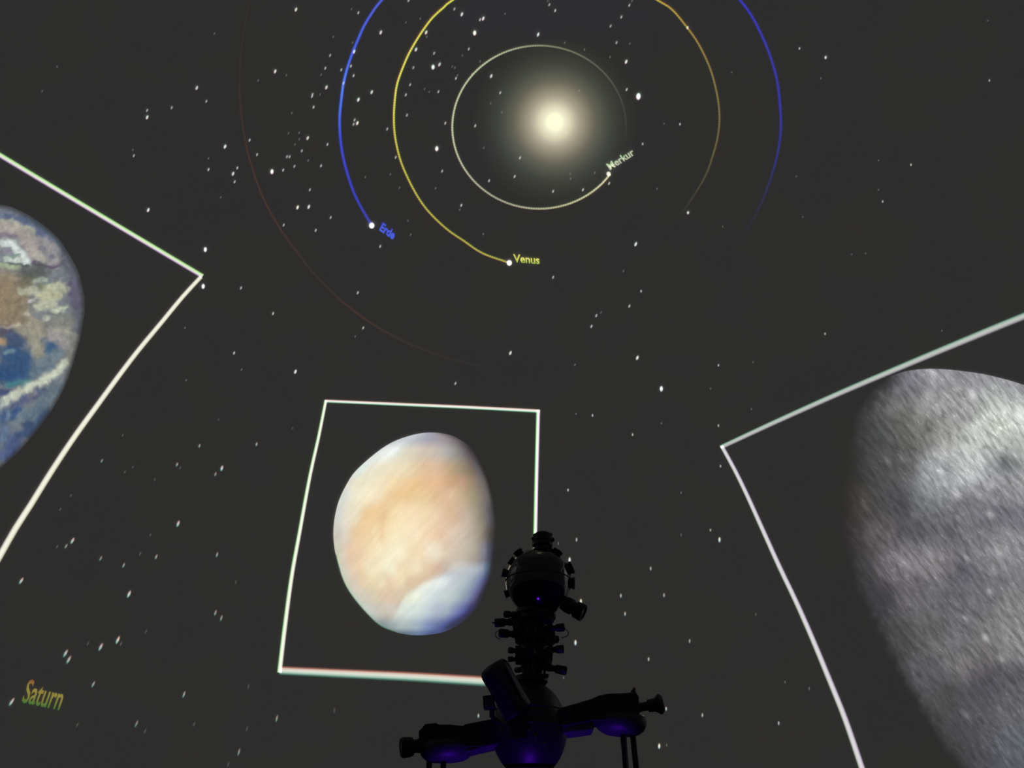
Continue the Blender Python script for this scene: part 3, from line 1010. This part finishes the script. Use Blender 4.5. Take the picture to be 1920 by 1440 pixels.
def star(px, py, k):
    reg = region(px, py)
    r, pw = RAD[k] * 0.88, POW[k] * random.uniform(0.8, 1.15)
    tint = random.choice([(1, 1, .96), (.95, 1, 1), (1, .96, .92), (.92, 1, .95), (.94, .97, 1), (1, .98, .85)])
    if reg == 'streak':
        t = (py - 740) / 700.0
        ln, wd = 1.5 + 1.9 * t, 0.78
        slope = 0.68 - 0.42 * px / 480.0
        top, bot = (1.0, .62, .55), (.25, .95, .72)
        pw *= 0.7
    elif reg == 'between':
        ln, wd = (1.25 if py < 1000 else 1.75), 0.72
        slope = 0.03
        top, bot = ((1.0, .85, .6), (.55, .9, .95)) if py > 1000 else ((1, 1, .95), (.9, 1, 1))
    else:
        ln, wd = (1.45 if k < 4 else 1.15), 0.74
        slope = 0.42 if k < 4 else 0.1
        if px > 1200:
            ln, slope = 1.1, 0.1
        top, bot = ((.78, 1, .84), (1, .74, .86)) if k >= 3 and py < 420 else ((1, 1, 1), (1, 1, 1))
    l = math.hypot(slope, 1.0)
    ux, uy = slope / l, -1.0 / l           # the streak's upper end
    vx, vy = uy, -ux
    org = on_dome(px, py, 0.018)
    verts, cols, uvs, faces = [org], [[pw * q for q in tint]], [(0, 0)], []
    n = 12
    for s, a_ in ((0.55, 0.95), (0.82, 0.5), (1.1, 0.0)):
        for i in range(n):
            a = 2 * math.pi * i / n
            p, q = math.sin(a) * s, math.cos(a) * s
            verts.append(on_dome(px + (ux * p * ln + vx * q * wd) * r, py + (uy * p * ln + vy * q * wd) * r, 0.018))
            fr = max(-1.0, min(1.0, p * 1.4))
            mix = [(1 - abs(fr)) + abs(fr) * (top[j] if fr > 0 else bot[j]) for j in range(3)]
            cols.append([pw * a_ * tint[j] * mix[j] for j in range(3)])
            uvs.append((q, p))
    for i in range(n):
        j = (i + 1) % n
        faces.append((0, 1 + i, 1 + j))
        for g in range(2):
            faces.append((1 + g * n + i, 1 + (g + 1) * n + i, 1 + (g + 1) * n + j, 1 + g * n + j))
    o = mesh_obj('star', verts, faces, M_STAR, None, True, org, cols, uvs)
    o.location = org
    shape = 'streaked star' if reg == 'streak' else 'star'
    wh = where(px, py, reg)
    tag(o, '%s %s %s' % (LOOK[k], shape, wh), 'star', '%s stars %s' % (LOOK[k].split()[0], wh))
    return o


for tok in STARS.split():
    x_, y_, k_ = tok.split(',')
    star(float(x_), float(y_), int(k_))


# ================================================================== star projector
def frame_of(a, b):
    z = (b - a).normalized()
    h = Vector((0, 0, 1)) if abs(z.z) < 0.9 else Vector((0, 1, 0))
    x = h.cross(z).normalized()
    return x, z.cross(x), z


def lathe(name, a, b, prof, mat, parent, seg=28, smooth=False):
    """turned piece along a->b; prof = [(t, radius)], t in 0..1 along the axis"""
    a, b = Vector(a), Vector(b)
    x, y, z = frame_of(a, b)
    d = b - a
    verts, faces = [], []
    for t, r in prof:
        for i in range(seg):
            an = 2 * math.pi * i / seg
            verts.append(a + d * t + (x * math.cos(an) + y * math.sin(an)) * max(r, 1e-4))
    k = len(prof)
    for j in range(k - 1):
        for i in range(seg):
            p = j * seg + i; q = j * seg + (i + 1) % seg
            faces.append((p, q, q + seg, p + seg))
    faces.append(tuple(reversed(range(seg))))
    faces.append(tuple(range((k - 1) * seg, k * seg)))
    o = mesh_obj(name, verts, faces, mat, parent, True)
    m = o.modifiers.new('edges', 'EDGE_SPLIT')
    m.split_angle = math.radians(40)
    return o


def hull_box(name, corners8, mat, parent, bevel=0.006):
    """box from 8 corners: bottom four then top four, each going round"""
    f = [(3, 2, 1, 0), (4, 5, 6, 7), (0, 1, 5, 4), (1, 2, 6, 5), (2, 3, 7, 6), (3, 0, 4, 7)]
    o = mesh_obj(name, corners8, f, mat, parent, False)
    if bevel:
        m = o.modifiers.new('bevel', 'BEVEL')
        m.width = bevel
        m.segments = 2
    return o


def plate(name, outline, y0, y1, mat, parent, bevel=0.006):
    """solid with a side outline (photo measure, on the projector's plane) between depths y0 and y1"""
    n = len(outline)
    base = [at(x, y, y0) for x, y in outline]
    verts = [Vector((p.x, y0, p.z)) for p in base] + [Vector((p.x, y1, p.z)) for p in base]
    faces = [tuple(range(n)), tuple(reversed(range(n, 2 * n)))]
    for i in range(n):
        j = (i + 1) % n
        faces.append((i, i + n, j + n, j))
    o = mesh_obj(name, verts, faces, mat, parent, False)
    bm = bmesh.new(); bm.from_mesh(o.data)
    bmesh.ops.recalc_face_normals(bm, faces=bm.faces)
    bm.to_mesh(o.data); bm.free()
    if bevel:
        m = o.modifiers.new('bevel', 'BEVEL')
        m.width = bevel
        m.segments = 2
    return o


def ball(name, c, rx, ry, rz, mat, parent, seg=56, rings=28):
    verts, faces = [], []
    for j in range(1, rings):
        e = math.pi * j / rings
        for i in range(seg):
            a = 2 * math.pi * i / seg
            verts.append(c + Vector((rx * math.sin(e) * math.cos(a), ry * math.sin(e) * math.sin(a), rz * math.cos(e))))
    verts += [c + Vector((0, 0, rz)), c - Vector((0, 0, rz))]
    t, b = len(verts) - 2, len(verts) - 1
    for j in range(rings - 2):
        for i in range(seg):
            p = j * seg + i; q = j * seg + (i + 1) % seg
            faces.append((p, p + seg, q + seg, q))
    for i in range(seg):
        k = (i + 1) % seg
        faces.append((t, i, k))
        faces.append((b, (rings - 2) * seg + k, (rings - 2) * seg + i))
    return mesh_obj(name, verts, faces, mat, parent, True)


def wire(name, pts, r, mat, parent, seg=8):
    verts, faces = [], []
    n = len(pts)
    for i, p in enumerate(pts):
        a = pts[max(i - 1, 0)]; b = pts[min(i + 1, n - 1)]
        x, y, z = frame_of(Vector(a), Vector(b))
        for k in range(seg):
            an = 2 * math.pi * k / seg
            verts.append(Vector(p) + (x * math.cos(an) + y * math.sin(an)) * r)
    for i in range(n - 1):
        for k in range(seg):
            p = i * seg + k; q = i * seg + (k + 1) % seg
            faces.append((p, q, q + seg, p + seg))
    return mesh_obj(name, verts, faces, mat, parent, True)


PR = empty('star_projector', (0, 0, 0), 'tall black star projector with lens ball, stacked lens tiers and two arms', 'projector')


def barrel(pa, pb, wpx, parent, ya=0.0, yb=0.0, mat=None, name='lens_barrel', hood=1.15, lens=True):
    a, b = at(*pa, ya), at(*pb, yb)
    r = wpx * 0.5 * mpp(*pa, ya)
    o = lathe(name, a, b, [(0, r * .9), (0.12, r * .9), (0.14, r), (0.45, r), (0.47, r * .82), (0.6, r * .82), (0.62, r * hood * .95), (0.94, r * hood), (1, r * hood * .93),
                           (1.0, r * hood * .78), (0.95, r * hood * .72)], mat or M_BLACK, parent, 20)
    if lens:
        d = (b - a)
        lathe('lens', a + d * 0.9, a + d * 0.965, [(0, r * hood * .72), (0.5, r * hood * .6), (1, r * hood * .15)], M_GLASS, o, 16)
    return o


def build_projector():
    # ---- upper star ball
    c = at(1009, 1091); R1 = 61 * mpp(1009, 1091)
    sb = ball('star_ball', c, R1, R1, R1, M_BALL, PR)
    k1 = mpp(1009, 1091)
    up = Vector((0.02, 0, 1)).normalized()
    # equator seam
    seam = []
    for i in range(65):
        a = 2 * math.pi * i / 64
        seam.append(c + Vector((math.cos(a) * R1 * 1.004, math.sin(a) * R1 * 1.004, 0.004)))
    wire('seam_ring', seam, 0.004, M_BLACK, sb)
    # lens heads standing out round the ball (outline ones first, then those behind)
    rad = [((-0.55, -0.1, 0.83), 20, 0.050), ((-0.80, -0.15, 0.60), 18, 0.030), ((-0.985, -0.05, 0.26), 18, 0.045), ((-0.955, 0.1, -0.33), 16, 0.030),
           ((0.56, -0.1, 0.82), 22, 0.052), ((0.36, -0.2, 0.92), 18, 0.030), ((0.93, -0.12, 0.36), 26, 0.050), ((0.985, -0.1, -0.08), 24, 0.040),
           ((-0.3, 0.2, 0.93), 20, 0.030), ((-0.6, 0.75, 0.2), 18, 0.05), ((0.6, 0.75, 0.25), 18, 0.05), ((0.0, 0.95, 0.3), 18, 0.05), ((0.1, 0.9, -0.4), 18, 0.05),
           ((-0.5, 0.75, -0.45), 18, 0.05), ((0.62, 0.7, -0.4), 18, 0.05), ((-0.35, 0.75, 0.6), 18, 0.05), ((0.35, 0.75, 0.6), 18, 0.05)]
    for d, wpx, ln in rad:
        d = Vector(d).normalized()
        r = wpx * 0.5 * k1 * 0.92
        ln *= 0.72
        a = c + d * (R1 - 0.02); b = c + d * (R1 + ln)
        o = lathe('lens_head', a, b, [(0, r * 1.15), (0.35, r * 1.15), (0.37, r * 0.9), (0.7, r * .9), (0.72, r), (1, r), (1.0, r * .7), (0.93, r * .65)], M_BLACK, sb, 18)
    big = barrel((1056, 1130), (1094, 1150), 29, sb, -0.05, -0.08, M_BLACK, 'large_lens_barrel', 1.12)
    # ---- top head
    base = at(1017, 1034); tip = at(1018, 999)
    L = (tip - base).length
    k = mpp(1017, 1015)
    hd = lathe('top_lens_head', base, tip, [(0, 17 * k), (0.10, 17 * k), (0.12, 13 * k), (0.26, 13 * k), (0.28, 18.5 * k), (0.42, 18.5 * k), (0.44, 17 * k), (0.5, 17 * k), (0.52, 19 * k),
                                             (0.74, 19 * k), (0.76, 17.5 * k), (0.86, 17 * k), (0.97, 13 * k), (1, 9 * k)], M_BLACK, PR, 30)
    for px, py, w_ in ((1000, 1010, 4), (1036, 1012, 4), (1003, 1004, 4), (1032, 1003, 4), (1018, 1000, 5)):
        p = at(px, py, -0.02)
        ball('adjusting_screw', p, w_ * k, w_ * k, w_ * k, M_BLACK, hd, 12, 8)
    loop = [at(1002 + 4 * math.cos(t), 1020 + 9 * math.sin(t), -0.05) for t in [math.pi * (0.55 + 1.0 * i / 10) for i in range(11)]]
    wire('cable_loop', loop, 0.003, M_RAIL, hd)

    # ---- collar under the ball
    kk = mpp(1003, 1160)
    lathe('ball_collar', at(1003, 1166), at(1006, 1138), [(0, 33 * kk), (0.35, 33 * kk), (0.37, 38 * kk), (0.62, 38 * kk), (0.64, 30 * kk), (1, 40 * kk)], M_BLACK, PR)
    plate('collar_box', [(1019, 1146), (1039, 1148), (1039, 1160), (1030, 1164), (1019, 1163)], -0.16, -0.06, M_BLACK, PR, 0.004)

    # ---- column with lens tiers
    def drum(name, cx, y0, y1, r, mat=M_BROWN, parent=PR, steps=True):
        kq = mpp(cx, (y0 + y1) / 2)
        pr = [(0, r * kq * .94), (0.12, r * kq), (0.45, r * kq), (0.47, r * kq * .9), (0.6, r * kq * .9), (0.62, r * kq), (0.9, r * kq), (1, r * kq * .95)]
        return lathe(name, at(cx, y1), at(cx, y0), pr, mat, parent, 30)
    col = drum('column', 1001, 1150, 1290, 15, M_BROWN)
    for i, x in enumerate((979, 1021)):
        lathe('tie_rod', at(x, 1262, -0.02), at(x + 1, 1160, -0.02), [(0, 2.2 * kk), (1, 2.2 * kk)], M_BLACK, col, 10)
    lathe('tie_rod', at(1000, 1262, -0.10), at(1000, 1160, -0.10), [(0, 2.2 * kk), (1, 2.2 * kk)], M_BLACK, col, 10)

    t1 = drum('lens_tier', 1001, 1166, 1203, 26, M_BROWN)
    plate('bracket', [(958, 1156), (978, 1152), (978, 1206), (966, 1200), (962, 1178)], -0.05, 0.05, M_BLACK, t1, 0.004)
    plate('bracket', [(1022, 1172), (1040, 1176), (1042, 1200), (1034, 1206), (1020, 1202)], -0.05, 0.05, M_BLACK, t1, 0.004)
    barrel((972, 1152), (946, 1152), 11, t1, -0.04, -0.08)
    barrel((975, 1165), (928, 1168), 14, t1, 0.0, -0.03)
    barrel((980, 1190), (936, 1187), 14, t1, -0.04, -0.08)
    barrel((1020, 1180), (1058, 1176), 13, t1, -0.03, -0.06)
    barrel((1015, 1196), (1046, 1199), 12, t1, 0.03, 0.08)
    barrel((1000, 1185), (996, 1180), 16, t1, -0.08, -0.22)
    barrel((1004, 1180), (1010, 1176), 14, t1, 0.08, 0.22)
    tip_ = barrel((930, 1168), (922, 1167.5), 4, t1, -0.03, -0.035, M_RED, 'focus_pin', 0.6, False)
    wire('cable_loop', [at(938 - 9 * math.sin(t), 1190 + 8 * math.cos(t), -0.08) for t in [math.pi * i / 9 for i in range(10)]], 0.0028, M_BLACK, t1)
    wire('cable_loop', [at(1052 + 14 * math.sin(t), 1187 - 9 * math.cos(t), -0.05) for t in [math.pi * i / 9 for i in range(10)]], 0.0028, M_BLACK, t1)

    t2 = drum('lens_tier', 1001, 1211, 1242, 27, M_BROWN)
    plate('bracket', [(966, 1210), (984, 1210), (984, 1242), (966, 1240)], -0.05, 0.05, M_BROWN, t2, 0.004)
    plate('bracket', [(1018, 1212), (1037, 1214), (1036, 1236), (1030, 1246), (1018, 1244)], -0.05, 0.05, M_BLACK, t2, 0.004)
    barrel((975, 1221), (954, 1219), 10, t2, -0.02, -0.05)
    barrel((975, 1236), (953, 1236), 9, t2, 0.0, -0.02)
    barrel((1020, 1219), (1057, 1217), 13, t2, -0.02, -0.04)
    barrel((998, 1226), (994, 1222), 16, t2, -0.09, -0.2)
    barrel((1003, 1226), (1006, 1222), 16, t2, 0.09, 0.2)

    t3 = drum('lens_tier', 997, 1244, 1264, 20, M_BROWN)
    barrel((1010, 1248), (1062, 1258), 14, t3, -0.02, -0.05)
    barrel((992, 1254), (968, 1256), 10, t3, 0.05, 0.15)
    k3 = mpp(997, 1272)
    lathe('column_flange', at(996, 1284), at(996, 1260), [(0, 27 * k3), (0.2, 31 * k3), (0.6, 31 * k3), (0.65, 24 * k3), (1, 18 * k3)], M_BROWN, PR)
    barrel((1018, 1265), (1028, 1268), 7, PR, -0.05, -0.06, M_BROWN, 'clamp_bolt', 1.1, False)

    # ---- lower ball
    cb = at(992, 1366); kb = mpp(992, 1366)
    lb = ball('lower_ball', cb, 71 * kb, 71 * kb, 84 * kb, M_BODY, PR)
    for zoff, rr in ((0.0, 1.006), (0.35, 0.945)):
        pts = [cb + Vector((math.cos(a) * 70 * kb * rr, math.sin(a) * 71 * kb * rr, 84 * kb * zoff)) for a in [2 * math.pi * i / 64 for i in range(65)]]
        wire('seam_ring', pts, 0.005, M_BLACK, lb)
    for d in ((0.15, -0.93, -0.34), (0.0, -0.97, -0.2), (-0.3, -0.85, -0.42), (0.35, -0.8, -0.48)):
        d = Vector(d).normalized()
        a = cb + d * 69 * kb; b = cb + d * 75 * kb
        lathe('cap_screw', a, b, [(0, 4 * kb), (0.7, 4 * kb), (1, 3 * kb)], M_RAIL, lb, 12)
    d = Vector((-0.12, -0.99, 0.05)).normalized()
    plate('service_panel', [(955, 1352), (987, 1348), (988, 1384), (957, 1386)], cb.y - 70 * kb - 0.012, cb.y - 70 * kb + 0.06, M_BROWN, lb, 0.004)

    # ---- tilted lamp tube leaning up in front of the lower ball
    a = at(974, 1338, -0.30); b = at(922, 1246, -0.36)
    kt = mpp(940, 1280, -0.33)
    r = 28 * kt
    tb = lathe('tilted_tube', a, b, [(0, r * .8), (0.05, r), (0.72, r), (0.725, r * 1.03), (0.86, r * 1.03), (0.92, r * 0.99), (0.97, r * .88), (1, r * .72), (1.0, r * .62), (0.98, r * .58)], M_BODY, PR, 40)
    d = (b - a)
    lathe('lens', a + d * 0.965, a + d * 0.995, [(0, r * .58), (0.6, r * .4), (1, r * .1)], M_GLASS, tb, 24)
    lathe('rail', at(981, 1312, -0.40), at(949, 1250, -0.44), [(0, 2.6 * kt), (1, 2.6 * kt)], M_RAIL, tb, 10)
    plate('motor_box', [(905, 1304), (924, 1302), (930, 1326), (906, 1327)], -0.36, -0.26, M_BODY, tb, 0.006)
    wire('feed_cable', [at(x, y, -0.3) for x, y in ((926, 1326), (922, 1334), (922, 1342), (928, 1350), (938, 1356))], 0.016, M_BODY, tb, 10)

    # ---- right arm
    ra = plate('arm', [(1035, 1331), (1060, 1324), (1108, 1310), (1124, 1303), (1140, 1300), (1168, 1299), (1192, 1297), (1198, 1304), (1200, 1344), (1196, 1349), (1110, 1352), (1040, 1366)],
               -0.13, 0.13, M_BLACK, PR, 0.015)
    ra['label'] = 'tapered black arm with a small red knob'
    kd = mpp(1163, 1350)
    dr = lathe('underside_drum', at(1163, 1377), at(1163, 1344), [(0, 30 * kd), (0.10, 37 * kd), (0.28, 44 * kd), (0.55, 48 * kd), (0.75, 49 * kd), (1, 47 * kd)], M_DRUM, ra, 44)
    br = plate('under_plate', [(1044, 1360), (1112, 1348), (1114, 1368), (1096, 1371), (1056, 1376), (1046, 1374)], -0.11, 0.11, M_DRUM, ra, 0.01)
    lathe('knob', at(1186, 1302, -0.08), at(1190, 1290, -0.08), [(0, 5 * kd), (0.5, 5 * kd), (0.6, 4 * kd), (1, 2.5 * kd)], M_RED, ra, 14)
    n1 = lathe('arm_lens', at(1194, 1327, -0.02), at(1244, 1319, -0.06), [(0, 9 * kd), (0.12, 9 * kd), (0.14, 8 * kd), (0.40, 8 * kd), (0.42, 11 * kd), (0.66, 12 * kd), (0.70, 13 * kd), (0.84, 18 * kd),
                                                                  (0.9, 18 * kd), (1, 13 * kd), (1.0, 9 * kd), (0.95, 8 * kd)], M_BLACK, ra, 26)
    lathe('lens', at(1240, 1319.5, -0.057), at(1243, 1319, -0.06), [(0, 9 * kd), (1, 2 * kd)], M_GLASS, n1, 16)
    # ---- left arm
    la = plate('arm', [(945, 1344), (945, 1392), (920, 1397), (890, 1400), (790, 1405), (785, 1398), (785, 1370), (792, 1364), (797, 1357), (818, 1355), (822, 1358), (845, 1358), (869, 1361), (870, 1358), (905, 1351)],
               -0.13, 0.13, M_BLACK, PR, 0.015)
    la['label'] = 'black arm with a wide stubby end lens'
    kl = mpp(838, 1405)
    lathe('underside_drum', at(838, 1427), at(838, 1392), [(0, 32 * kl), (0.10, 40 * kl), (0.28, 47 * kl), (0.55, 51 * kl), (0.75, 52 * kl), (1, 50 * kl)], M_DRUM, la, 44)
    plate('under_plate', [(868, 1394), (940, 1384), (936, 1397), (916, 1401), (893, 1406), (870, 1412)], -0.11, 0.11, M_DRUM, la, 0.01)
    n2 = lathe('arm_lens', at(792, 1397, -0.02), at(751, 1402, -0.06), [(0, 13 * kl), (0.2, 13 * kl), (0.22, 12 * kl), (0.42, 12 * kl), (0.44, 16 * kl), (0.60, 18 * kl), (0.88, 18.5 * kl), (1, 16 * kl), (1.0, 12 * kl), (0.95, 11 * kl)],
               M_BLACK, la, 26)
    lathe('lens', at(754, 1401.7, -0.057), at(752, 1402, -0.06), [(0, 12 * kl), (1, 2 * kl)], M_GLASS, n2, 16)

    # ---- posts under the arms, pedestal and foot
    for px, py, dx in ((1168, 1382, 0.03), (1186, 1380, 0.05), (806, 1424, -0.03), (832, 1428, -0.01)):
        top = at(px, py - 8)
        foot = Vector((top.x + dx, 0.0, 0.12))
        kp = mpp(px, py)
        p = lathe('post', foot, top, [(0, 5.6 * kp), (1, 5.6 * kp)], M_POST, PR, 16)
        lathe('post_flange', foot, foot + Vector((0, 0, 0.03)), [(0, 0.05), (0.6, 0.05), (1, 0.03)], M_POST, p, 16)
    lathe('post_rail', at(1177, 1440, -0.03) * 1.0, at(1173, 1378, -0.03), [(0, 1.6 * kd), (1, 1.6 * kd)], M_RAIL, PR, 8)
    lathe('pedestal', Vector((cb.x, 0, 0.12)), Vector((cb.x, 0, cb.z - 70 * kb)), [(0, 0.30), (0.04, 0.30), (0.06, 0.20), (0.55, 0.17), (0.85, 0.19), (1, 0.17)], M_BODY, PR, 40)
    lathe('base_plate', Vector((0, 0, 0.0)), Vector((0, 0, 0.12)), [(0, 0.92), (0.7, 0.92), (1, 0.88)], M_BLACK, PR, 64)
    return cb


CB = build_projector()


# ================================================================== violet lamps on the projector's foot
def lamp_glass():
    m, nt, out = base_mat('violet_lamp_glass')
    e = nt.nodes.new('ShaderNodeEmission')
    e.inputs['Color'].default_value = (0.16, 0.02, 1, 1)
    e.inputs['Strength'].default_value = 0.6
    nt.links.new(e.outputs[0], out.inputs[0])
    return m


M_LAMP = lamp_glass()


def foot_lamp(x, y, target, power, angle):
    o = Vector((x, y, 0.12))
    d = (Vector(target) - o).normalized()
    h = lathe('foot_lamp', o, o + d * 0.11, [(0, 0.045), (0.8, 0.05), (1, 0.05), (1.0, 0.042), (0.85, 0.04)], M_BLACK, PR, 20)
    lathe('lamp_glass', o + d * 0.092, o + d * 0.098, [(0, 0.039), (1, 0.039)], M_LAMP, h, 20)
    ld = bpy.data.lights.new('violet_spot', 'SPOT')
    ld.energy = power
    ld.color = (0.15, 0.010, 1.0)
    ld.spot_size = math.radians(angle)
    ld.spot_blend = 0.8
    ld.shadow_soft_size = 0.035
    lo = bpy.data.objects.new('violet_spot', ld)
    lo.location = o + d * 0.115
    lo.rotation_euler = d.to_track_quat('-Z', 'Y').to_euler()
    link(lo, h)


foot_lamp(0.34, -0.14, (0.40, -0.03, 2.1), 62, 21)
foot_lamp(-0.36, -0.14, (-0.42, -0.02, 2.0), 58, 19)
foot_lamp(0.02, -0.80, (-0.02, -0.12, 2.0), 58, 19)
foot_lamp(-0.30, -0.72, (-0.19, -0.35, 2.30), 36, 9)
